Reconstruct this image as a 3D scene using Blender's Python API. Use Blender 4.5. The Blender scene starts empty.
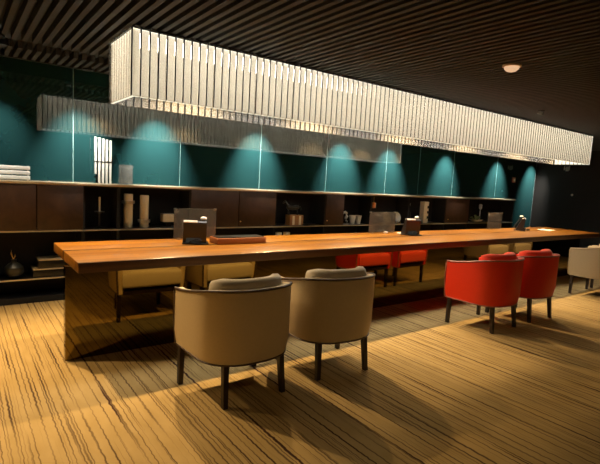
import bpy, bmesh, math, random
from mathutils import Vector, Matrix
random.seed(7)
S = bpy.context.scene
COL = S.collection

# ------------------------------------------------------------ camera
cd = bpy.data.cameras.new('camera'); cam = bpy.data.objects.new('camera', cd); COL.objects.link(cam)
cd.sensor_fit = 'HORIZONTAL'; cd.sensor_width = 36.0; cd.lens = 461.6/600*36
cd.clip_start = .05; cd.clip_end = 100
r = Vector((0.8025514, -0.59394759, 0.05601343)); u = Vector((0.0222935, 0.12368263, 0.99207137)); f = Vector((0.59616629, 0.79493954, -0.11250284))
cam.matrix_world = Matrix(((r.x, u.x, -f.x, -0.62329), (r.y, u.y, -f.y, -3.20589), (r.z, u.z, -f.z, 1.36468), (0, 0, 0, 1)))
S.camera = cam

# ------------------------------------------------------------ world, exposure
w = bpy.data.worlds.new('world'); S.world = w; w.use_nodes = True
w.node_tree.nodes['Background'].inputs[0].default_value = (1.0, .78, .5, 1)
w.node_tree.nodes['Background'].inputs[1].default_value = .004
S.view_settings.view_transform = 'Standard'; S.view_settings.look = 'None'
S.view_settings.exposure = 0.0; S.view_settings.gamma = 1.0; S.view_settings.use_curve_mapping = False
S.cycles.use_denoising = True
S.cycles.max_bounces = 8; S.cycles.diffuse_bounces = 3; S.cycles.glossy_bounces = 4
S.cycles.transmission_bounces = 6; S.cycles.transparent_max_bounces = 16
S.cycles.sample_clamp_indirect = 4.0; S.cycles.caustics_reflective = False; S.cycles.caustics_refractive = False

# light levels (watts / emission strength), used by the lamp builders below
W_TROUGH, W_WASH, W_ROOM = 270.0, 480.0, 16.0
E_LED, E_HEAD, E_FOOT, E_BODY = 13.0, 6.0, 1.0, .22
WARM = (1.0, .70, .36); SOFT = (1.0, .95, .88)

# ------------------------------------------------------------ dimensions
ZC = 2.308                 # underside of the ceiling slats
YW = 1.89                  # cabinet fronts
YG = 2.2                   # glass wall behind them
XR = 10.2                  # right-hand wall
ZL, ZS, ZB = 1.203, .729, .2556    # ledge, middle shelf, low shelf
XL, YF = -2.6, -5.2

# ------------------------------------------------------------ materials
def mat(name, col, rough=.5, metal=0., spec=.5, noise=0., scale=20., coat=0., sheen=0., emit=None, estr=0., bump=0., stretch=(1, 1, 1)):
    m = bpy.data.materials.new(name); m.use_nodes = True
    nt = m.node_tree; b = nt.nodes['Principled BSDF']
    b.inputs['Base Color'].default_value = (*col, 1); b.inputs['Roughness'].default_value = rough
    b.inputs['Metallic'].default_value = metal; b.inputs['Specular IOR Level'].default_value = spec
    b.inputs['Coat Weight'].default_value = coat; b.inputs['Sheen Weight'].default_value = sheen
    if emit: b.inputs['Emission Color'].default_value = (*emit, 1); b.inputs['Emission Strength'].default_value = estr
    if noise or bump:
        tc = nt.nodes.new('ShaderNodeTexCoord'); mp = nt.nodes.new('ShaderNodeMapping'); mp.inputs['Scale'].default_value = stretch
        n = nt.nodes.new('ShaderNodeTexNoise'); n.inputs['Scale'].default_value = scale; n.inputs['Detail'].default_value = 4
        nt.links.new(tc.outputs['Object'], mp.inputs[0]); nt.links.new(mp.outputs[0], n.inputs['Vector'])
        if noise:
            mx = nt.nodes.new('ShaderNodeMix'); mx.data_type = 'RGBA'
            mx.inputs[6].default_value = (*[c*(1-noise) for c in col], 1); mx.inputs[7].default_value = (*[min(1, c*(1+noise)) for c in col], 1)
            nt.links.new(n.outputs['Fac'], mx.inputs[0]); nt.links.new(mx.outputs[2], b.inputs['Base Color'])
        if bump:
            bp = nt.nodes.new('ShaderNodeBump'); bp.inputs['Strength'].default_value = bump; bp.inputs['Distance'].default_value = .004
            nt.links.new(n.outputs['Fac'], bp.inputs['Height']); nt.links.new(bp.outputs[0], b.inputs['Normal'])
    return m

def emission(name, col, s):
    m = bpy.data.materials.new(name); m.use_nodes = True; nt = m.node_tree
    nt.nodes.remove(nt.nodes['Principled BSDF']); e = nt.nodes.new('ShaderNodeEmission')
    e.inputs[0].default_value = (*col, 1); e.inputs[1].default_value = s
    nt.links.new(e.outputs[0], nt.nodes['Material Output'].inputs[0]); return m

def mixnode(nt, a, b, fac):
    m = nt.nodes.new('ShaderNodeMixShader'); m.inputs[0].default_value = fac
    nt.links.new(a.outputs[0], m.inputs[1]); nt.links.new(b.outputs[0], m.inputs[2]); return m

def frosted(name, col, transl, clear, gloss, es=0.):
    m = bpy.data.materials.new(name); m.use_nodes = True; nt = m.node_tree
    nt.nodes.remove(nt.nodes['Principled BSDF'])
    d = nt.nodes.new('ShaderNodeBsdfDiffuse'); d.inputs[0].default_value = (*col, 1)
    t = nt.nodes.new('ShaderNodeBsdfTranslucent'); t.inputs[0].default_value = (*col, 1)
    c = nt.nodes.new('ShaderNodeBsdfTransparent'); c.inputs[0].default_value = (.95, .93, .88, 1)
    g = nt.nodes.new('ShaderNodeBsdfGlossy'); g.inputs[1].default_value = .15
    s = mixnode(nt, d, t, transl); s = mixnode(nt, s, c, clear); s = mixnode(nt, s, g, gloss)
    if es:
        e = nt.nodes.new('ShaderNodeEmission'); e.inputs[0].default_value = (1., .94, .82, 1); e.inputs[1].default_value = es
        ad = nt.nodes.new('ShaderNodeAddShader'); nt.links.new(s.outputs[0], ad.inputs[0]); nt.links.new(e.outputs[0], ad.inputs[1]); s = ad
    nt.links.new(s.outputs[0], nt.nodes['Material Output'].inputs[0]); return m

def carpet_mat():
    m = bpy.data.materials.new('carpet'); m.use_nodes = True; nt = m.node_tree; N = nt.nodes.new; L = nt.links.new
    b = nt.nodes['Principled BSDF']; b.inputs['Roughness'].default_value = .95; b.inputs['Specular IOR Level'].default_value = .1
    tc = N('ShaderNodeTexCoord'); sp = N('ShaderNodeSeparateXYZ'); L(tc.outputs['Object'], sp.inputs[0])
    def math_(op, a, b_=None):
        n = N('ShaderNodeMath'); n.operation = op
        for i, v in enumerate((a, b_)):
            if v is None: continue
            if isinstance(v, (int, float)): n.inputs[i].default_value = v
            else: L(v, n.inputs[i])
        return n.outputs[0]
    def noise(x, y, z, detail=0.):
        c = N('ShaderNodeCombineXYZ')
        for i, v in enumerate((x, y, z)):
            if isinstance(v, (int, float)): c.inputs[i].default_value = v
            else: L(v, c.inputs[i])
        n = N('ShaderNodeTexNoise'); n.inputs['Scale'].default_value = 1; n.inputs['Detail'].default_value = detail
        L(c.outputs[0], n.inputs['Vector']); return n.outputs['Fac']
    X, Y = sp.outputs[0], sp.outputs[1]
    wob = math_('MULTIPLY', math_('SUBTRACT', noise(math_('MULTIPLY', X, 4.), math_('MULTIPLY', Y, 26.), 0., 1.), .5), .016)
    xs = math_('ADD', X, wob)
    # two families of thin dark lines, unevenly spaced, the second one broken into lengths
    def lines(period, seed, thick, broken):
        ph = math_('ADD', math_('MULTIPLY', xs, 2*math.pi/period), math_('MULTIPLY', noise(math_('MULTIPLY', xs, 6.), seed, 0., 1.), 11.))
        wv = math_('ADD', math_('MULTIPLY', math_('SINE', ph), .5), .5)
        th = math_('ADD', thick, math_('MULTIPLY', noise(math_('MULTIPLY', xs, 22.), math_('MULTIPLY', Y, 1.1), seed), broken))
        mr = N('ShaderNodeMapRange'); mr.clamp = True; L(math_('SUBTRACT', wv, th), mr.inputs[0])
        mr.inputs[1].default_value = -.05; mr.inputs[2].default_value = .07
        return mr.outputs[0]
    mask = math_('MAXIMUM', lines(.058, 3.3, .865, .22), lines(.066, 8.1, .74, .58))
    mask = math_('MAXIMUM', mask, math_('MULTIPLY', lines(.029, 5.7, .70, .60), .65))
    base = N('ShaderNodeMix'); base.data_type = 'RGBA'; base.inputs[6].default_value = (.34, .225, .075, 1); base.inputs[7].default_value = (.50, .35, .15, 1)
    L(noise(math_('MULTIPLY', X, 16.), math_('MULTIPLY', Y, 5.), 9., 3.), base.inputs[0])
    mx = N('ShaderNodeMix'); mx.data_type = 'RGBA'; mx.inputs[7].default_value = (.05, .022, .014, 1)
    L(mask, mx.inputs[0]); L(base.outputs[2], mx.inputs[6]); L(mx.outputs[2], b.inputs['Base Color'])
    fz = N('ShaderNodeTexNoise'); fz.inputs['Scale'].default_value = 350; L(tc.outputs['Object'], fz.inputs['Vector'])
    bp = N('ShaderNodeBump'); bp.inputs['Strength'].default_value = .35; bp.inputs['Distance'].default_value = .004
    L(fz.outputs['Fac'], bp.inputs['Height']); L(bp.outputs[0], b.inputs['Normal'])
    return m

def wood_mat(name, c1, c2, rough, across=14., along=.7, coat=0.):
    m = bpy.data.materials.new(name); m.use_nodes = True; nt = m.node_tree; N = nt.nodes.new; L = nt.links.new
    b = nt.nodes['Principled BSDF']; b.inputs['Roughness'].default_value = rough; b.inputs['Coat Weight'].default_value = coat
    b.inputs['Coat Roughness'].default_value = .18
    tc = N('ShaderNodeTexCoord'); mp = N('ShaderNodeMapping'); mp.inputs['Scale'].default_value = (along, across, across)
    L(tc.outputs['Object'], mp.inputs[0])
    n = N('ShaderNodeTexNoise'); n.inputs['Scale'].default_value = 1.; n.inputs['Detail'].default_value = 6; n.inputs['Distortion'].default_value = .8
    L(mp.outputs[0], n.inputs['Vector'])
    cr = N('ShaderNodeValToRGB'); cr.color_ramp.elements[0].position = .33; cr.color_ramp.elements[1].position = .68
    cr.color_ramp.elements[0].color = (*c1, 1); cr.color_ramp.elements[1].color = (*c2, 1)
    L(n.outputs['Fac'], cr.inputs[0]); L(cr.outputs[0], b.inputs['Base Color']); return m

M = {}
M['carpet'] = carpet_mat()
M['top_wood'] = wood_mat('orange hardwood', (.150, .050, .004), (.335, .138, .009), .34, coat=.25)
M['door_wood'] = wood_mat('dark walnut', (.030, .013, .006), (.052, .023, .010), .45, across=9, along=9)
M['tray_wood'] = wood_mat('red brown wood', (.20, .06, .018), (.33, .11, .03), .4)
M['box_wood'] = wood_mat('honey wood', (.28, .12, .035), (.42, .2, .07), .45)
M['edge_shade'] = wood_mat('shaded edge wood', (.045, .016, .004), (.10, .038, .009), .6)  # desk top's wood with the front face's shade put into the colour
M['leg_wood'] = mat('dark stained wood', (.022, .012, .007), .4, noise=.3)
M['bronze'] = mat('bronze mirror', (.18, .128, .040), .04, metal=1.)
M['brass'] = mat('champagne metal', (.60, .50, .33), .36, metal=.55)
M['steel'] = mat('brushed steel', (.6, .57, .5), .3, metal=1.)
M['black'] = mat('black lacquer', (.004, .0035, .003), .35)
M['blackmatte'] = mat('matte black', (.004, .0035, .003), .8)
M['slat'] = mat('taupe slats', (.027, .030, .031), .7, noise=.15, scale=6)
M['wall'] = mat('dark brown wall', (.005, .004, .003), .7, noise=.3, scale=3)
M['teal'] = mat('teal back painted glass', (.009, .037, .039), .015, spec=1., noise=.12, scale=1.5)
M['joint'] = mat('pale joint strip', (.25, .36, .36), .35)
M['beige'] = mat('beige leather', (.60, .47, .27), .55, noise=.06, scale=60, bump=.15)
M['cream'] = mat('cream leather', (.38, .30, .18), .55, noise=.06, scale=60, bump=.15)
M['red'] = mat('orange red leather', (.80, .034, .003), .5, noise=.06, scale=60, bump=.15)
M['cushionbeige'] = mat('pale beige fabric', (.55, .46, .32), .8, noise=.05, scale=80, sheen=.2)
M['cushionred'] = mat('orange red fabric', (.80, .045, .004), .8, noise=.05, scale=80, sheen=.2)
M['pipebeige'] = mat('dark brown piping', (.07, .038, .02), .45)
M['pipered'] = mat('rose brown piping', (.33, .10, .06), .4)
M['pipecream'] = mat('tan piping', (.34, .25, .14), .45)
M['tube'] = frosted('frosted glass bar', (.93, .93, .91), .35, .78, .04)
M['tube_head'] = emission('tube head light', (1., .96, .90), E_HEAD)
M['tube_body'] = frosted('opal tube', (.97, .95, .89), .66, .0, .02, E_BODY)
M['led'] = emission('led light', SOFT, E_LED)
M['tube_foot'] = emission('tube foot light', (1., .92, .72), E_FOOT)
M['dome_glow'] = emission('dome glow', (1., .60, .33), .78)
M['lens'] = emission('lamp lens', (1., .85, .6), 6.)
M['ivory'] = mat('ivory ceramic', (.78, .68, .50), .4, noise=.06)
M['white'] = mat('white ceramic', (.78, .76, .70), .35, noise=.03)
M['greyframe'] = frosted('grey frosted acrylic', (.16, .165, .155), .2, .35, .04)
M['charcoal'] = mat('charcoal ceramic', (.016, .018, .016), .3)
M['gold'] = mat('gold', (.75, .5, .16), .3, metal=1.)
M['plastic'] = mat('black phone plastic', (.014, .012, .010), .28, noise=.2)
M['screenlit'] = mat('pale phone display', (.7, .68, .62), .3)
M['green'] = mat('pale green leaf', (.25, .30, .12), .6, noise=.3)
M['orange'] = mat('orange glaze', (.75, .22, .04), .4)
M['signred'] = mat('red plastic', (.55, .12, .07), .5)
M['paper'] = mat('white paper', (.8, .76, .66), .8)
M['detector'] = mat('warm white plastic', (.90, .68, .48), .6)

def smoked():
    m = bpy.data.materials.new('smoked acrylic'); m.use_nodes = True; nt = m.node_tree
    nt.nodes.remove(nt.nodes['Principled BSDF'])
    t = nt.nodes.new('ShaderNodeBsdfTransparent'); t.inputs[0].default_value = (.55, .50, .38, 1)
    d = nt.nodes.new('ShaderNodeBsdfDiffuse'); d.inputs[0].default_value = (.16, .14, .10, 1)
    g = nt.nodes.new('ShaderNodeBsdfGlossy'); g.inputs[1].default_value = .1
    s = mixnode(nt, t, d, .46); s = mixnode(nt, s, g, .06)
    nt.links.new(s.outputs[0], nt.nodes['Material Output'].inputs[0]); return m
M['smoked'] = smoked()

# ------------------------------------------------------------ mesh helpers
class MB:
    def __init__(s): s.bm = bmesh.new()
    def box(s, x0, y0, z0, x1, y1, z1, bev=0., seg=2):
        vs = [s.bm.verts.new((x, y, z)) for z in (z0, z1) for y in (y0, y1) for x in (x0, x1)]
        fs = [s.bm.faces.new([vs[i] for i in q]) for q in ((0, 2, 3, 1), (4, 5, 7, 6), (0, 1, 5, 4), (2, 6, 7, 3), (0, 4, 6, 2), (1, 3, 7, 5))]
        if bev:
            es = list({e for f_ in fs for e in f_.edges})
            bmesh.ops.bevel(s.bm, geom=es, offset=bev, segments=seg, affect='EDGES', profile=.5)
        return s
    def bar(s, a, b, ra, rb=None, n=12):
        rb = ra if rb is None else rb; a = Vector(a); b = Vector(b); d = (b-a).normalized()
        p = d.orthogonal().normalized(); q = d.cross(p)
        rings = [[s.bm.verts.new(c+(p*math.cos(2*math.pi*k/n)+q*math.sin(2*math.pi*k/n))*rr) for k in range(n)] for c, rr in ((a, ra), (b, rb))]
        for k in range(n): s.bm.faces.new((rings[0][k], rings[0][(k+1) % n], rings[1][(k+1) % n], rings[1][k]))
        s.bm.faces.new(rings[0][::-1]); s.bm.faces.new(rings[1]); return s
    def tube(s, pts, rad, n=8):
        pts = [Vector(p) for p in pts]; rings = []
        for i, c in enumerate(pts):
            d = (pts[min(i+1, len(pts)-1)]-pts[max(i-1, 0)]).normalized()
            p = d.cross(Vector((0, 0, 1)))
            p = p.normalized() if p.length > 1e-3 else Vector((1, 0, 0)); q = d.cross(p)
            rr = rad[i] if isinstance(rad, (list, tuple)) else rad
            rings.append([s.bm.verts.new(c+(p*math.cos(2*math.pi*k/n)+q*math.sin(2*math.pi*k/n))*rr) for k in range(n)])
        for A, B in zip(rings, rings[1:]):
            for k in range(n): s.bm.faces.new((A[k], A[(k+1) % n], B[(k+1) % n], B[k]))
        s.bm.faces.new(rings[0][::-1]); s.bm.faces.new(rings[-1]); return s
    def lathe(s, prof, c=(0, 0, 0), n=24, sx=1., sy=1., caps=True):
        rings = [[s.bm.verts.new((c[0]+sx*rr*math.cos(2*math.pi*k/n), c[1]+sy*rr*math.sin(2*math.pi*k/n), c[2]+z)) for k in range(n)] for rr, z in prof]
        for A, B in zip(rings, rings[1:]):
            for k in range(n): s.bm.faces.new((A[k], A[(k+1) % n], B[(k+1) % n], B[k]))
        if caps: s.bm.faces.new(rings[0][::-1]); s.bm.faces.new(rings[-1])
        return s
    def loft(s, rings, closed=True):
        R = [[s.bm.verts.new(p) for p in rg] for rg in rings]; n = len(R[0])
        for A, B in zip(R, R[1:]):
            for k in range(n): s.bm.faces.new((A[k], A[(k+1) % n], B[(k+1) % n], B[k]))
        s.bm.faces.new(R[0][::-1]); s.bm.faces.new(R[-1]); return s
    def prism(s, poly, axis, a, b):
        def P(q, t): return {'x': (t, q[0], q[1]), 'y': (q[0], t, q[1]), 'z': (q[0], q[1], t)}[axis]
        return s.loft([[P(q, a) for q in poly], [P(q, b) for q in poly]])
    def build(s, name, m, parent=None, smooth=True, angle=35):
        bmesh.ops.recalc_face_normals(s.bm, faces=s.bm.faces[:])
        me = bpy.data.meshes.new(name)
        for f_ in s.bm.faces: f_.smooth = smooth
        s.bm.to_mesh(me); s.bm.free()
        if smooth: me.set_sharp_from_angle(angle=math.radians(angle))
        me.materials.append(m if not isinstance(m, str) else M[m])
        o = bpy.data.objects.new(name, me); COL.objects.link(o)
        if parent: o.parent = parent
        return o

def tag(o, label=None, cat=None, group=None, kind=None):
    for k, v in (('label', label), ('category', cat), ('group', group), ('kind', kind)):
        if v: o[k] = v
    return o
def thing(name, label, cat, loc=(0, 0, 0), rz=0., group=None):
    o = bpy.data.objects.new(name, None); COL.objects.link(o); o.location = loc; o.rotation_euler = (0, 0, rz); o.empty_display_size = .05
    return tag(o, label, cat, group)
def kids(o): return [c for c in bpy.data.objects if c.parent == o]
def copy_tree(o, parent=None):
    c = o.copy(); COL.objects.link(c)
    if parent: c.parent = parent
    for k in kids(o): copy_tree(k, c)
    return c
def struct(name, mb, m, parent=None, **k):
    o = mb.build(name, m, parent, **k)
    if not parent: o['kind'] = 'structure'
    return o
def lamp(name, kind, loc, power, col, parent, size=.05, angle=60, blend=.6, target=None):
    l = bpy.data.lights.new(name, kind); l.energy = power; l.color = col
    if kind == 'SPOT': l.spot_size = math.radians(angle); l.spot_blend = blend; l.shadow_soft_size = size
    o = bpy.data.objects.new(name, l); COL.objects.link(o); o.parent = parent; o.location = loc
    if target: o.rotation_euler = Vector(target).to_track_quat('-Z', 'Y').to_euler()
    return o

# ------------------------------------------------------------ the room
struct('floor', MB().box(XL-.2, YF-.2, -.1, XR+.2, YG+.2, 0), 'carpet', smooth=False)
struct('wall_back', MB().box(XL-.2, YG+.03, 0, XR+.2, YG+.2, 2.8), 'blackmatte', smooth=False)
struct('wall_right', MB().box(XR, YF, 0, XR+.15, YG+.03, 2.8), 'wall', smooth=False)
struct('wall_left', MB().box(XL-.15, YF, 0, XL, YG+.03, 2.8), 'wall', smooth=False)
struct('wall_front', MB().box(XL-.15, YF-.15, 0, XR+.15, YF, 2.8), 'wall', smooth=False)
ce = MB().box(XL, YF, ZC+.06, XR, 1.82, ZC+.12).box(XL, 1.78, ZC-.005, XR, 1.82, ZC+.5).box(XL, 1.78, 2.76, XR, YG+.03, 2.8)
ceiling = struct('ceiling', ce, 'blackmatte', smooth=False)
sl = MB(); x = XL+.03
while x < XR-.04:
    sl.box(x, YF+.02, ZC, x+.034, 1.10, ZC+.058); sl.box(x, 1.36, ZC, x+.034, 1.78, ZC+.058); x += .070
sl.build('slat_field', 'slat', ceiling, smooth=False)

# teal glass wall: tall sheets with pale joints between
wg = struct('wall_glass', MB().box(XL, YG+.012, 0, XR-.02, YG+.03, 2.74), 'blackmatte', smooth=False)
joints = [-2.0, -.8, .38, 1.56, 2.69, 3.86, 5.15, 6.0, 7.0, 8.5, 10.12]
edges = [XL+.01]+joints
for a, b in zip(edges, edges[1:]):
    MB().box(a+.003, YG, 0.01, b-.003, YG+.012, 2.74).build('glass_panel', 'teal', wg, smooth=False)
    MB().box(b-.003, YG+.001, 0.01, b+.003, YG+.012, 2.74).build('joint_strip', 'joint', wg, smooth=False)

# ------------------------------------------------------------ chandelier
X0, X1, Y0, Y1 = .32, 7.40, -.013, .531
ch = thing('chandelier', 'long rectangular chandelier of hanging frosted glass bars above the desk', 'chandelier', ((X0+X1)/2, (Y0+Y1)/2, 0))
def L_(p): return (p[0]-(X0+X1)/2, p[1]-(Y0+Y1)/2, p[2])
def LB(mb, x0, y0, z0, x1, y1, z1, bev=0.):
    a = L_((x0, y0, z0)); b = L_((x1, y1, z1)); return mb.box(*a, *b, bev)
LB(MB(), X0+.005, Y0+.005, ZC-.022, X1-.005, Y1-.005, ZC-.003).build('canopy', 'black', ch, smooth=False)
ZB_D = 1.853
LB(MB(), X0+.06, Y0+.10, ZC-.034, X1-.06, Y1-.10, ZC-.024).build('light_panel', 'led', ch, smooth=False)
PITCH, BW, BT = .0595, .047, .012
pos = []     # (x, y, along)
n = int((X1-X0)/PITCH)
front = [(X0+PITCH*(k+.5), Y0, 0) for k in range(n)]
back = [(X0+PITCH*(k+.5), Y1, 0) for k in range(n)]
ne = 9; pe = (Y1-Y0)/ne
end_l = [(X0, Y0+pe*(k+.5), 1) for k in range(ne)]; end_r = [(X1, Y0+pe*(k+.5), 1) for k in range(ne)]
ZT_R, ZB_R = ZC-.001, ZB_D
def bar_mb(mb, x, y, a):
    hx, hy = (BW/2, BT/2) if not a else (BT/2, BW/2)
    zb = ZB_R
    return LB(mb, x-hx, y-hy, zb, x+hx, y+hy, ZT_R, .003)
def tube_mb(parts, x, y, a, sx, sy, zb=None):
    zb = zb or ZB_D
    # glowing tube just inside its bar: bright head under the ceiling, long body, lit foot
    hx, hy = (BW/2-.002, .008) if not a else (.008, BW/2-.002)
    ox, oy = (0, .018*sy) if not a else (.018*sx, 0)
    for mb, z0, z1 in zip(parts, (2.285, zb+.010, zb), (2.298, 2.285, zb+.010)):
        LB(mb, x+ox-hx, y+oy-hy, z0, x+ox+hx, y+oy+hy, z1)
def tube_object(parts, name, parent):
    me_list = [p.build(name, m, None, smooth=False) for p, m in zip(parts, ('tube_head', 'tube_body', 'tube_foot'))]
    bm = bmesh.new()
    for k, o in enumerate(me_list):
        n0 = len(bm.faces); bm.from_mesh(o.data); bm.faces.ensure_lookup_table()
        for f_ in bm.faces[n0:]: f_.material_index = k
    base = me_list[0]; me = bpy.data.meshes.new(name); bm.to_mesh(me); bm.free()
    for m in ('tube_head', 'tube_body', 'tube_foot'): me.materials.append(M[m])
    for o in me_list: bpy.data.objects.remove(o, do_unlink=True)
    o = bpy.data.objects.new(name, me); COL.objects.link(o); o.parent = parent; return o
single = [(p, 1, 1) for p in end_l] + [(p, 1, 1) for p in front[:91]]
rest = [(p, 1, 1) for p in front[91:]] + [(p, 1, -1) for p in back] + [(p, -1, 1) for p in end_r]
proto = {}
for (x, y, a), sx, sy in single:
    if a not in proto:
        o = bar_mb(MB(), (X0+X1)/2, (Y0+Y1)/2, a).build('glass_bar', 'tube', ch)
        tp = [MB(), MB(), MB()]; tube_mb(tp, (X0+X1)/2, (Y0+Y1)/2, a, sx, sy)
        tube_object(tp, 'light_tube', o); proto[a] = o
    else:
        o = copy_tree(proto[a], ch)
    o.location = L_((x, y, 0))
sp = MB()  # black strips added to darken the gaps between the front bars
for k in range(n+1): LB(sp, X0+PITCH*k-(PITCH-BW)/2+.001, Y0+.004, ZB_D+.004, X0+PITCH*k+(PITCH-BW)/2-.001, Y0+.007, ZC-.02)
tag(sp.build('gap_dark_strips', 'blackmatte', ch, smooth=False), kind='stuff')
sp = MB()  # the same added darkening behind the gaps of the back row
for k in range(n+1): LB(sp, X0+PITCH*k-(PITCH-BW)/2+.001, Y1-.007, ZB_D+.004, X0+PITCH*k+(PITCH-BW)/2-.001, Y1-.004, ZC-.02)
tag(sp.build('gap_dark_strips', 'blackmatte', ch, smooth=False), kind='stuff')
mbr = MB(); tp = [MB(), MB(), MB()]
for (x, y, a), sx, sy in rest:
    bar_mb(mbr, x, y, a); tube_mb(tp, x, y, a, sx, sy, 1.935 if sy < 0 else None)
ro = tag(mbr.build('glass_bars', 'tube', ch), kind='stuff')
tag(tube_object(tp, 'light_tubes', ch), kind='stuff')

# ------------------------------------------------------------ ceiling lamps
def downlight(x, y, z, label, group, power, angle, col, tgt=(0, 0, -1), blend=.6, rad=.035, lens='lens'):
    t = thing('downlight', label, 'lamp', (x, y, z), 0, group)
    MB().lathe([(rad+.012, -.004), (rad+.012, .05), (rad, .05), (rad, .0), (rad+.004, -.004), (rad+.012, -.004)], n=20, caps=False).build('housing', 'black', t)
    MB().lathe([(rad-.006, .030), (rad-.006, .036)], n=16).build('lens', lens, t)
    lamp('bulb', 'SPOT', (0, 0, .002), power, col, t, .024, angle, blend, tgt)
    return t
for i, x in enumerate((-1.45, -.35, .95, 2.25, 3.55, 4.85, 6.15, 7.45)):
    downlight(x, 1.03, ZC-.012, 'black downlight set into the ceiling slats just behind the chandelier', 'downlights behind the chandelier', W_TROUGH, 96, WARM, (0, -.40, -1), .8)
downlight(-.30, 1.30, ZC-.012, 'black downlight over the carpet gap between desk end and cabinets', None, 80, 80, WARM, (0, 0, -1), .9)
for i, x in enumerate((-.30, .42, 1.26, 2.62, 4.13, 5.2, 6.74, 8.5, 9.9)):  # leftmost washer is an added fill lamp, brightening the white slats below
    downlight(x, 1.73, ZC-.012, 'wall washing downlight recessed among the slats nearest the teal glass wall', 'wall washers above the teal glass', W_WASH*(.2 if i == 0 else .6 if i == 1 else 1), 56, (1., .94, .84), (0, .54, -1), 1.)
for i, (x, y) in enumerate(((-1.4, -2.6), (.6, -2.9), (2.6, -2.9), (4.6, -2.7), (7.0, -2.5))):
    downlight(x, y, ZC-.012, 'small downlight recessed among the ceiling slats over the carpet', 'downlights over the carpet', W_ROOM, 110, WARM, (0, .35, -1), .9)

# ------------------------------------------------------------ long desk
T = .75; TH = .072; LT = 8.13; DT = .927
tb = thing('long_desk', 'long communal desk with thick orange wood top on mirrored bronze base', 'desk', (LT/2, DT/2, 0))
def D_(mb, x0, y0, z0, x1, y1, z1, bev=0.): return mb.box(x0-LT/2, y0-DT/2, z0, x1-LT/2, y1-DT/2, z1, bev)
D_(MB(), 0, 0, T-TH, LT, .488, T, .004).build('tabletop_plank', 'top_wood', tb)
D_(MB(), 0, .528, T-TH, LT, DT, T, .004).build('tabletop_plank', 'top_wood', tb)
D_(MB(), .004, .489, T-TH+.004, LT-.004, .527, T-.003).build('cable_groove', 'black', tb, smooth=False)
D_(MB(), .003, -.006, T-TH+.001, LT-.003, -.0005, T-.003, .001).build('edge_shade_band', 'edge_shade', tb)  # thin strip coloured dark for the shade on the desk's front face
D_(MB(), -.034+.002, .25, 0.004, LT-.1, .31, T-TH, .002).build('base_panel', 'bronze', tb, smooth=False)

# ------------------------------------------------------------ cabinets and ledge
led = MB().box(XL+.02, YW-.012, ZL-.022, 8.80, YG-.004, ZL, .002)
tag(led.build('ledge', 'brass'), 'long champagne metal ledge running along the top of the dark cabinets', 'ledge')
def cabinet(x0, x1, label, doors=(), knobs=()):
    cx = (x0+x1)/2; t = thing('wall_cabinet', label, 'cabinet', (cx, (YW+YG)/2, 0)); oy = (YW+YG)/2
    def B(mb, a, y0, z0, b, y1, z1, bev=0.): return mb.box(a-cx, y0-oy, z0, b-cx, y1-oy, z1, bev)
    m = MB()
    B(m, x0+.001, YG-.02, .004, x1-.001, YG-.006, ZL-.024)
    B(m, x0+.001, YW+.012, .004, x0+.016, YG-.02, ZL-.024); B(m, x1-.016, YW+.012, .004, x1-.001, YG-.02, ZL-.024)
    B(m, x0+.016, YW+.03, ZL-.04, x1-.016, YG-.02, ZL-.024); B(m, x0+.016, YW+.04, .004, x1-.016, YG-.02, .06)
    m.build('carcass', 'blackmatte', t, smooth=False)
    for z in (ZS, ZB):
        s = B(MB(), x0+.016, YW+.012, z-.018, x1-.016, YG-.02, z).build('shelf', 'black', t, smooth=False)
        B(MB(), x0+.002, YW, z-.014, x1-.002, YW+.011, z-.001).build('shelf_edge', 'brass', s, smooth=False)
    for a, b in doors:
        d = B(MB(), a+.004, YW+.0, ZS+.004, b-.004, YW+.018, ZL-.026, .002).build('door', 'door_wood', t)
        for kx, kz in knobs:
            if a < kx < b:
                MB().lathe([(.004, 0), (.009, .008), (.009, .016), (.004, .020)], n=12).build('knob', 'gold', d).matrix_local = Matrix.Translation((kx-cx, YW-oy, kz)) @ Matrix.Rotation(math.pi/2, 4, 'X')
    return t
cabinet(-1.2, .42, 'dark cabinet with walnut sliding doors, farthest left beside the desk end', ((-1.2, -.6), (-.6, 0), (0, .42)), ((-.31, .90),))
cabinet(.42, .77, 'narrow open black cabinet niche holding a slim candle stand', ())
cabinet(.77, 1.58, 'open black cabinet niche holding the two tall cream vessels', ())
cabinet(1.58, 2.78, 'dark cabinet with two walnut doors behind the nearest smoked desk screen', ((1.58, 2.22), (2.22, 2.78)), ((2.245, .80),))
cabinet(2.78, 3.64, 'open black cabinet niche holding the dark horse figurine', ())
cabinet(3.64, 4.57, 'dark cabinet with one narrow walnut door beside the white seahorse', ((3.64, 3.99),), ((3.665, .80),))
cabinet(4.57, 5.46, 'open black cabinet niche holding the round white plate', ())
cabinet(5.46, 6.45, 'open black cabinet niche holding the tall cream square vase', ())
cabinet(6.45, 7.16, 'dark cabinet with one closed door right of the tall cream square vase', ((6.45, 7.16),), ((6.52, .80),))
cabinet(7.16, 8.78, 'open black cabinet at the far right end holding a leafy bowl', ())

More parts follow.
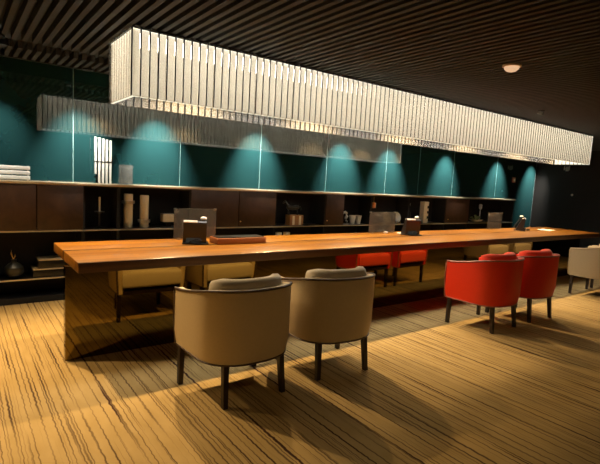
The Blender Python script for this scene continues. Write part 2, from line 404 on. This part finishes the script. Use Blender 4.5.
# ------------------------------------------------------------ tub armchairs
def upath(a, yf, ys, yb, n=26, ex=2.5):
    pts = [(-a, yf+(ys-yf)*k/5) for k in range(5)]
    for k in range(n+1):
        th = math.pi*k/n; c, s_ = math.cos(th), math.sin(th)
        pts.append((-a*math.copysign(abs(c)**(2/ex), c), ys-(ys-yb)*abs(s_)**(2/ex)))
    pts += [(a, ys+(yf-ys)*k/5) for k in range(1, 6)]
    return pts
def make_chair(label, up, cush, pipe, group):
    t = thing('tub_armchair', label, 'chair', (0, 0, 0), 0, group)
    po = upath(.315, .255, -.02, -.31); pi_ = upath(.265, .255, -.02, -.26); pb = upath(.303, .24, -.02, -.288)
    def ztop(p): k = min(1, max(0, (.255-p[1])/.56)); k = k*k*(3-2*k); return .632+.078*k
    rings = []
    for o_, i_, b_ in zip(po, pi_, pb):
        z = ztop(o_)
        rings.append([(b_[0], b_[1], .262), (o_[0]*.99+b_[0]*.01, o_[1], .36), (o_[0], o_[1], z-.012), (o_[0]*.985+i_[0]*.015, o_[1]*.985+i_[1]*.015, z), (i_[0], i_[1], z), (i_[0], i_[1], .30), (i_[0]*.98, i_[1]*.98, .262)])
    sh = MB().loft(rings).build('shell', up, t, angle=50)
    top = [(o_[0]*.995, o_[1]*.995, ztop(o_)+.001) for o_ in po]
    front_l = [(pb[0][0], pb[0][1]+.012, .27), (po[0][0], po[0][1]+.006, .45), (po[0][0], po[0][1]+.004, ztop(po[0])-.02)]
    front_r = [(-x_, y_, z_) for x_, y_, z_ in front_l[::-1]]
    MB().tube(front_l+top+front_r, .0085).build('piping', pipe, sh)
    MB().tube([(b_[0]*1.004, b_[1]*1.004, .264) for b_ in pb], .006).build('hem_piping', pipe, sh)
    # seat cushion: a D-shaped block with rounded rim
    pl = upath(.268, .27, -.02, -.25); nb = len(pl); rr = []
    for dz, sc in ((.0, .95), (.012, .985), (.03, 1.0), (.12, 1.0), (.145, .975), (.155, .90), (.160, .5)):
        rr.append([(x_*sc, .01+(y_-.01)*sc, .315+dz) for x_, y_ in pl])
    MB().loft(rr).build('seat_cushion', cush, t, angle=60)
    MB().box(-.27, .20, .25, .27, .235, .312, .003).box(-.20, -.16, .265, .20, .20, .312, .003).build('seat_frame', 'leg_wood', t)
    # loose back cushion: a bolster curved along the inside of the back
    nb = 22; rr = []
    for k in range(nb+1):
        th = math.pi*(.045+.91*k/nb); c, s_ = math.cos(th), math.sin(th); e = 2/2.5
        cx, cy = -.220*math.copysign(abs(c)**e, c), -.02-.185*abs(s_)**e
        nx, ny = -c, -s_; endt = min(1, .35+3.6*min(k, nb-k)/nb); endt = 1-(1-endt)**2
        hz = .155*(.62+.38*endt); zc = .605
        ring = []
        for q in range(14):
            a_ = 2*math.pi*q/14; ca, sa = math.cos(a_), math.sin(a_)
            du = .050*endt*math.copysign(abs(ca)**.7, ca); dz = hz*math.copysign(abs(sa)**.6, sa)
            ring.append((cx+nx*du, cy+ny*du, zc+dz))
        rr.append(ring)
    MB().loft(rr).build('back_cushion', cush, t, angle=70)
    for sx, sy, xx, yy in ((-1, 1, .285, .205), (1, 1, .285, .205), (-1, -1, .195, -.205), (1, -1, .205, -.205)):
        h = .018; hb = .015; dx, dy = (0, .004) if sy > 0 else (sx*.010, -.03)
        a_ = [(sx*xx+i*h, yy+j*h, .265) for i, j in ((-1, -1), (1, -1), (1, 1), (-1, 1))]
        b_ = [(sx*xx+dx+i*hb, yy+dy+j*hb, .001) for i, j in ((-1, -1), (1, -1), (1, 1), (-1, 1))]
        MB().loft([b_, a_]).build('leg', 'leg_wood', t, smooth=False)
    return t
GC = 'tub armchairs along the desk'
c1 = make_chair('beige tub armchair nearest the left end of the desk', 'beige', 'cushionbeige', 'pipebeige', GC)
c2 = copy_tree(c1); c2['label'] = 'beige tub armchair standing between the nearest beige armchair and the red pair'
c3 = make_chair('orange red tub armchair, the left one of the red pair', 'red', 'cushionred', 'pipered', GC)
c4 = copy_tree(c3); c4['label'] = 'orange red tub armchair, right one of the red pair, partly hidden behind its twin'
c5 = make_chair('cream tub armchair at the right edge, the nearer of the far cream pair', 'cream', 'cushionbeige', 'pipecream', GC)
c6 = copy_tree(c5); c6['label'] = 'cream tub armchair at the far right, mostly hidden behind the other cream one'
for c, x, y, a in ((c1, .815, -.665, 2), (c2, 1.575, -.655, -5), (c3, 3.68, -.655, 1), (c4, 4.42, -.655, -2), (c5, 6.53, -.62, 1), (c6, 7.28, -.61, -1)):
    c.location = (x, y, 0); c.rotation_euler = (0, 0, math.radians(a))

# ------------------------------------------------------------ things on the desk
def desk_screen(x0, x1, y, h, label):
    cx = (x0+x1)/2; hw = (x1-x0)/2
    t = thing('desk_screen', label, 'screen', (cx, y, T+.001), 0, 'smoked screens on the desk')
    MB().box(-hw, -.004, 0.006, hw, .004, h, .001).build('panel', 'smoked', t, smooth=False)
    for sx in (-1, 1):
        MB().box(sx*(hw-.012)-.014, -.008, h-.012, sx*(hw-.012)+.014, .008, h+.004, .002).build('corner_clip', 'steel', t)
        MB().box(sx*(hw-.05)-.02, -.03, 0, sx*(hw-.05)+.02, .03, .008, .001).build('foot', 'steel', t)
    return t
desk_screen(.985, 1.41, .885, .285, 'smoked acrylic desk screen behind the nearest desk phone')
desk_screen(3.495, 3.965, .86, .265, 'smoked acrylic desk screen behind the middle desk phone')
desk_screen(6.12, 6.53, .86, .265, 'smoked acrylic desk screen near the far end of the desk')

def desk_phone(label):
    t = thing('desk_phone', label, 'phone', (0, 0, T), 0, 'desk phones')
    # local: the user's side is +y, so the camera looks at the slanted back
    MB().box(-.105, -.075, .001, .105, .085, .012, .004).build('foot_plate', 'plastic', t)
    b = MB().prism([(-.045, .012), (.060, .012), (-.012, .175), (-.050, .190), (-.060, .178)], 'x', -.100, .085)
    b.build('body', 'plastic', t)
    MB().prism([(-.014, .178), (-.020, .186), (-.056, .196), (-.064, .184), (-.062, .176)], 'x', -.098, .010).build('display_hood', 'screenlit', t)
    h = MB().tube([(.062, .075, .03), (.062, .062, .075), (.062, .030, .13), (.062, .006, .180), (.062, -.004, .205)], [.020, .016, .015, .018, .021], 10)
    h.build('handset', 'plastic', t)
    MB().lathe([(.018, 0), (.026, .006), (.024, .018), (.012, .024)], (.062, -.006, .198), 14).build('earpiece', 'screenlit', t)
    MB().prism([(-.075, .012), (-.046, .012), (-.048, .05), (-.054, .05)], 'x', -.075, .045).build('stand_bracket', 'charcoal', t)
    MB().tube([(-.05+.012*k, -.070-.008*math.sin(k*1.3), .018+.028*math.sin(k*.33)) for k in range(9)], .0045, 6).build('cord', 'plastic', t)
    return t
p1 = desk_phone('black desk phone standing in front of the nearest smoked screen')
p2 = copy_tree(p1); p2['label'] = 'black desk phone right of the middle smoked screen'
p3 = copy_tree(p1); p3['label'] = 'black desk phone seen side on at the far end of the desk'
for p, x, y, a in ((p1, 1.075, .60, -22), (p2, 3.98, .60, -18), (p3, 6.68, .62, 28)):
    p.location = (x, y, T); p.rotation_euler = (0, 0, math.radians(a))
    p.scale = (1.08, 1.08, 1.08)

t = thing('desk_tray', 'long red brown wooden tray lying right of the nearest desk phone', 'tray', (1.475, .54, T+.001), math.radians(-1))
MB().box(-.25, -.085, 0, .25, .085, .055, .004).build('tray_body', 'tray_wood', t)
MB().box(-.236, -.070, .0555, .236, .070, .063, .002).build('leather_inlay', 'black', t)
def card(x, y, z, w_, d_, h_, rz, name, label, cat, m, group=None):
    o = MB().box(-w_/2, -d_/2, 0, w_/2, d_/2, h_, min(h_/3, .003)).build(name, m); o.location = (x, y, z); o.rotation_euler = (0, 0, rz); return tag(o, label, cat, group)
card(3.74, .80, T+.001, .05, .035, .022, .2, 'name_card_holder', 'tiny white card holder at the foot of the middle smoked screen', 'card holder', 'white')
card(3.90, .70, T+.001, .075, .05, .018, -.2, 'memo_pad', 'small white memo pad between the middle screen and its phone', 'memo pad', 'paper')
card(7.42, .55, T+.001, .30, .21, .003, .1, 'paper_sheet', 'white sheet of paper lying at the far right of the desk', 'paper', 'paper')
card(6.86, .60, T+.001, .10, .06, .02, .1, 'mouse_pad', 'small dark pad beside the far desk phone', 'pad', 'black')

# ------------------------------------------------------------ things in the cabinets
YN = 1.985
def vessel(x, z0, h, rad, band, label):
    t = thing('tall_vessel', label, 'vessel', (x, YN, z0+.001), 0)
    MB().lathe([(rad*.92, 0), (rad, .006), (rad, h-.01), (rad*.94, h), (rad*.8, h), (rad*.8, h-.03)], n=28).build('body', 'ivory', t)
    MB().lathe([(rad+.001, band-.018), (rad*1.38, band-.014), (rad*1.42, band+.016), (rad*1.02, band+.018)], n=28).build('band', 'steel', t)
    return t
vessel(.893, ZS, .375, .048, .285, 'tall cream cylindrical vessel with a metal band near its top')
v = vessel(1.069, ZS, .365, .048, .075, 'tall cream cylindrical vessel with a metal band near its foot')
t = thing('cream_box', 'small cream box on a black stand, right of the two cream vessels', 'box', (1.345, YN, ZS+.001))
MB().box(-.075, -.05, .065, .075, .05, .155, .004).build('body', 'ivory', t)
MB().box(-.095, -.06, 0, .095, .06, .012, .002).box(-.03, -.03, .012, .03, .03, .065).build('stand', 'black', t)
t = thing('candle_stand', 'slim candle stand with a dish in the narrow niche', 'candle stand', (.596, YN, ZS+.001))
MB().lathe([(.05, 0), (.05, .008), (.010, .02), (.007, .15), (.012, .165), (.045, .17), (.05, .182), (.0, .182)], n=20).build('stand', 'charcoal', t)
MB().lathe([(.011, .183), (.011, .33), (.004, .335)], n=14).build('candle', 'ivory', t)
t = thing('round_vase', 'round charcoal vase with a gold sprig on the low left shelf', 'vase', (-.185, YN, ZB+.001))
MB().lathe([(.03, 0), (.06, .015), (.085, .06), (.08, .11), (.05, .14), (.022, .155), (.02, .18), (.026, .185), (.016, .183)], n=26).build('body', 'charcoal', t)
MB().tube([(0, 0, .16), (-.01, 0, .20), (-.022, 0, .24), (-.02, 0, .275)], [.004, .004, .007, .002], 8).tube([(-.005, 0, .185), (.010, 0, .215), (.01, 0, .235)], [.003, .006, .002], 8).build('sprig', 'gold', t)
for k, (xa, xb, za, zb_) in enumerate(((-.03, .36, ZB+.001, .345), (.015, .35, .346, .437))):
    t = thing('storage_box', ('wide black storage box on the low shelf beside the round charcoal vase', 'narrower black storage box stacked on the wide one')[k], 'box', ((xa+xb)/2, YN+.03, za))
    hw = (xb-xa)/2
    MB().box(-hw, -.10, 0, hw, .10, zb_-za-.014, .002).build('body', 'black', t)
    MB().box(-hw, -.102, zb_-za-.014, hw, .10, zb_-za-.002, .001).build('lid', 'brass', t)
# horse on its box
t = thing('display_box', 'honey wood display box with two pale bars under the horse figurine', 'box', (3.156, YN, ZS+.001))
MB().box(-.115, -.06, 0, .115, .06, .145, .004).build('body', 'box_wood', t)
for sx in (-1, 1): MB().box(sx*.055-.018, -.064, .01, sx*.055+.018, -.0605, .135).build('bar', 'ivory', t, smooth=False)
t = thing('horse_figurine', 'dark horse figurine standing on the honey wood box', 'figurine', (3.12, YN, ZS+.1475))
bmh = MB()
bmh.tube([(-.10, 0, .105), (-.07, 0, .10), (0, 0, .095), (.06, 0, .10), (.10, 0, .11)], [.020, .034, .031, .034, .022], 12)
bmh.tube([(-.075, 0, .11), (-.115, 0, .155), (-.125, 0, .18)], [.026, .018, .014], 10)
bmh.tube([(-.118, 0, .185), (-.145, 0, .175), (-.168, 0, .155)], [.016, .014, .009], 10)
bmh.build('body', 'charcoal', t)
for lx, ly in ((-.075, -.017), (-.065, .017), (.07, -.017), (.08, .017)):
    MB().tube([(lx, ly, .10), (lx-.004, ly, .05), (lx+.004, ly, .0)], [.015, .009, .008], 8).build('leg', 'charcoal', t)
MB().tube([(.11, 0, .115), (.135, 0, .10), (.14, 0, .05)], [.008, .012, .003], 8).build('tail', 'charcoal', t)
for k, (x, lab) in enumerate(((2.885, 'small cream cup on the lower shelf, left of its pair'), (3.025, 'small cream cup on the lower shelf, right of its pair'))):
    t = tag(MB().lathe([(.03, 0), (.045, .01), (.048, .075), (.042, .075), (.04, .02)], n=18).build('cup', 'ivory'), lab, 'cup', 'cups on the lower shelf'); t.location = (x, YN-.02, .561)
    bl = tag(MB().box(-.055, -.05, 0, .055, .05, .303, .003).build('cup_plinth', 'black'), ('black plinth under the left small cream cup', 'black plinth under the right small cream cup')[k], 'plinth', 'plinths on the lower shelf'); bl.location = (x, YN-.02, ZB+.001)
# seahorse and two cups
t = tag(MB().tube([(.03, 0, .01), (.05, 0, .012), (.052, 0, .045), (.028, 0, .055), (.018, 0, .09), (.038, 0, .125), (.028, 0, .165), (.0, 0, .185), (-.028, 0, .178), (-.04, 0, .158)], [.008, .010, .012, .014, .018, .024, .021, .021, .017, .009], 10).lathe([(.04, 0), (.04, .012)], (.03, 0, 0), 16).build('seahorse_figurine', 'white'), 'white curled seahorse figurine beside the narrow walnut door', 'figurine')
t.location = (4.105, YN, ZS+.001)
for x, lab in ((4.262, 'white tapered cup next to the seahorse figurine'), (4.385, 'white tapered cup, the one further from the seahorse figurine')):
    t = thing('tapered_cup', lab, 'cup', (x, YN, ZS+.001), 0, 'white tapered cups')
    MB().lathe([(.030, 0), (.034, .004), (.052, .135), (.046, .135), (.031, .02)], n=20).build('body', 'white', t)
# orange ornament hanging high in the plate niche; plate
t = thing('hanging_lantern', 'small orange lantern hanging above the middle smoked screen', 'lantern', (4.70, YN, 0))
MB().lathe([(.016, .98), (.030, .99), (.030, 1.06), (.016, 1.07)], n=14).build('body', 'orange', t)
MB().bar((0, 0, 1.07), (0, 0, ZL-.041), .003).build('cord', 'gold', t)
MB().bar((.022, -.022, .985), (.022, -.022, 1.065), .007).build('rib', 'ivory', t)
for x, lab, m in ((5.29, 'round white plate on a stand, right of the middle smoked screen', 'white'), (5.05, 'round cream plate on a stand, seen through the middle smoked screen', 'ivory')):
    t = thing('round_plate', lab, 'plate', (x, YN, ZS+.001), 0, 'round plates in the niche')
    pm = MB().lathe([(.0, 0), (.05, .0), (.088, .014), (.088, .019), (.05, .007), (.0, .007)], n=30).build('dish', m, t)
    pm.matrix_local = Matrix.Translation((0, .03, .100)) @ Matrix.Rotation(math.radians(75), 4, 'X')
    MB().box(-.05, -.04, 0, .05, .06, .010, .002).box(-.04, -.035, .010, -.03, -.025, .035).box(.03, -.035, .010, .04, -.025, .035).build('stand', 'gold', t)
t = thing('glass_bottle', 'slim dark bottle with pale neck between plate and cream vase', 'bottle', (5.56, YN, ZS+.001))
MB().lathe([(.03, 0), (.034, .01), (.034, .17), (.014, .22), (.012, .30), (.015, .302)], n=18).build('body', 'charcoal', t)
MB().lathe([(.016, .302), (.016, .34), (.01, .345)], n=14).build('stopper', 'steel', t)
t = thing('square_vase', 'tall cream square vase with dark notches behind the middle phone', 'vase', (5.96, YN, ZS+.001))
MB().box(-.062, -.05, 0, .062, .05, .375, .006).build('body', 'ivory', t)
for z in (.08, .17, .26): MB().box(.02, -.054, z, .064, -.051, z+.045).build('notch', 'black', t, smooth=False)
t = thing('leafy_bowl', 'low bowl of pale green leaves in the far right niche', 'bowl', (7.53, YN-.03, ZS+.001))
MB().lathe([(.05, 0), (.12, .02), (.19, .055), (.18, .055), (.11, .03), (.0, .025)], n=26, sy=.55).build('bowl', 'white', t)
lf = MB()
for k in range(16):
    a_ = random.uniform(0, 6.28); q = random.uniform(.02, .14); h = random.uniform(.05, .10)
    lf.tube([(q*.3*math.cos(a_), q*.2*math.sin(a_), .04), (q*math.cos(a_), .5*q*math.sin(a_), .04+h), (1.5*q*math.cos(a_), .7*q*math.sin(a_), .05+h*.8)], [.006, .020, .003], 6)
lf.build('leaves', 'green', t)
t = thing('bud_vase', 'thin white bud vase on a stem behind the far smoked screen', 'vase', (7.83, YN+.09, ZS+.001))
MB().lathe([(.045, 0), (.045, .01), (.008, .02), (.008, .24), (.03, .26), (.034, .33), (.02, .35), (.016, .34)], n=18).build('body', 'white', t)

# ------------------------------------------------------------ reflections in the teal glass, built as objects on the ledge
YT = 2.10
t = thing('slat_reflection', 'tall white slats added on the ledge, imitating a reflection in the teal glass', 'panel', (.655, YT, ZL+.001))  # solid slats stand in for stripes reflected in the glass
for k in range(5):
    x = -.076+.038*k; z0 = (.10 if k == 0 else 0)
    MB().box(x-.010, -.012, z0, x+.010, .012, .49-.006*k, .002).build('slat', 'white', t)
MB().box(-.09, -.015, .225, .09, -.0125, .237).build('crossbar', 'black', t, smooth=False)
MB().box(-.09, .0125, .35, .09, .016, .362).box(-.09, .0125, .06, .09, .016, .072).build('back_rail', 'black', t, smooth=False)
t = thing('rack_reflection', 'low white three slat rack added on the ledge at the left edge, imitating a reflection', 'rack', (-.20, YT, ZL+.001))  # added object in place of a striped reflection
for k in range(3): MB().box(-.17, -.02, .008+.048*k, .17, .02, .046+.048*k, .004).build('slat', 'white', t)
for sx in (-1, 1): MB().box(sx*.155-.008, .0205, 0, sx*.155+.008, .032, .145).build('upright', 'white', t, smooth=False)
t = thing('panel_reflection', 'plain grey frosted panel added above the cream vessels, imitating a reflection in the glass', 'reflection panel', (.895, YT, ZL+.001))  # added sheet standing in for a grey reflection
MB().box(-.075, -.003, .006, .075, .003, .215, .002).build('panel', 'greyframe', t)
MB().box(-.075, -.03, 0, .075, .03, .006, .001).build('base', 'greyframe', t)

# ------------------------------------------------------------ wall and ceiling fittings
t = thing('fire_call_point', 'small red square call point on the teal glass at the right', 'call point', (9.19, YG, 1.62))
MB().box(-.05, -.022, -.055, .05, -.001, .055, .004).build('housing', 'signred', t)
MB().box(-.03, -.025, -.03, .03, -.0225, .03).build('face', 'ivory', t, smooth=False)
t = thing('wall_switch', 'small white switch plate on the teal glass right of the cabinets', 'switch', (9.12, YG, 1.07))
MB().box(-.03, -.012, -.05, .03, -.001, .05, .003).build('plate', 'white', t)
MB().box(-.01, -.016, -.018, .01, -.0125, .018).build('rocker', 'white', t, smooth=False)
t = thing('dome_light', 'small glowing round dome light on the slatted ceiling', 'ceiling light', (2.75, -1.24, ZC-.001))
MB().lathe([(.060, -.014), (.068, -.010), (.068, 0)], n=28).build('base', 'detector', t)
MB().lathe([(.012, -.050), (.034, -.044), (.050, -.030), (.056, -.0145)], n=28).build('dome', 'dome_glow', t)
t = thing('ceiling_spotlight', 'small twin spotlight on the ceiling above the far end of the chandelier', 'spotlight', (4.78, -.47, ZC-.001))
MB().lathe([(.035, -.012), (.04, -.008), (.04, 0)], n=18).build('base', 'black', t)
for sx in (-1, 1): MB().bar((sx*.022, 0, -.012), (sx*.028, .01, -.04), .012, .015).build('head', 'steel', t)
t = thing('wall_sconce', 'small pale twin bracket on the dark right wall beyond the chandelier', 'wall bracket', (XR-.001, 1.55, 1.93))
MB().box(-.02, -.03, -.05, 0, .03, .05, .003).build('plate', 'steel', t)
for sy in (-1, 1): MB().bar((-.03, sy*.05, -.03), (-.03, sy*.05, .06), .014, .010).build('arm', 'steel', t)
MB().box(-.04, -.06, -.01, -.02, .06, .004).build('crosspiece', 'steel', t)
t = tag(MB().lathe([(.0, -.02), (.02, -.018), (.025, 0)], n=14).build('wall_plate', 'white'), 'tiny white round plate on the dark right wall', 'wall plate')
t.matrix_world = Matrix.Translation((XR-.001, 1.39, 1.365)) @ Matrix.Rotation(math.pi/2, 4, 'Y')
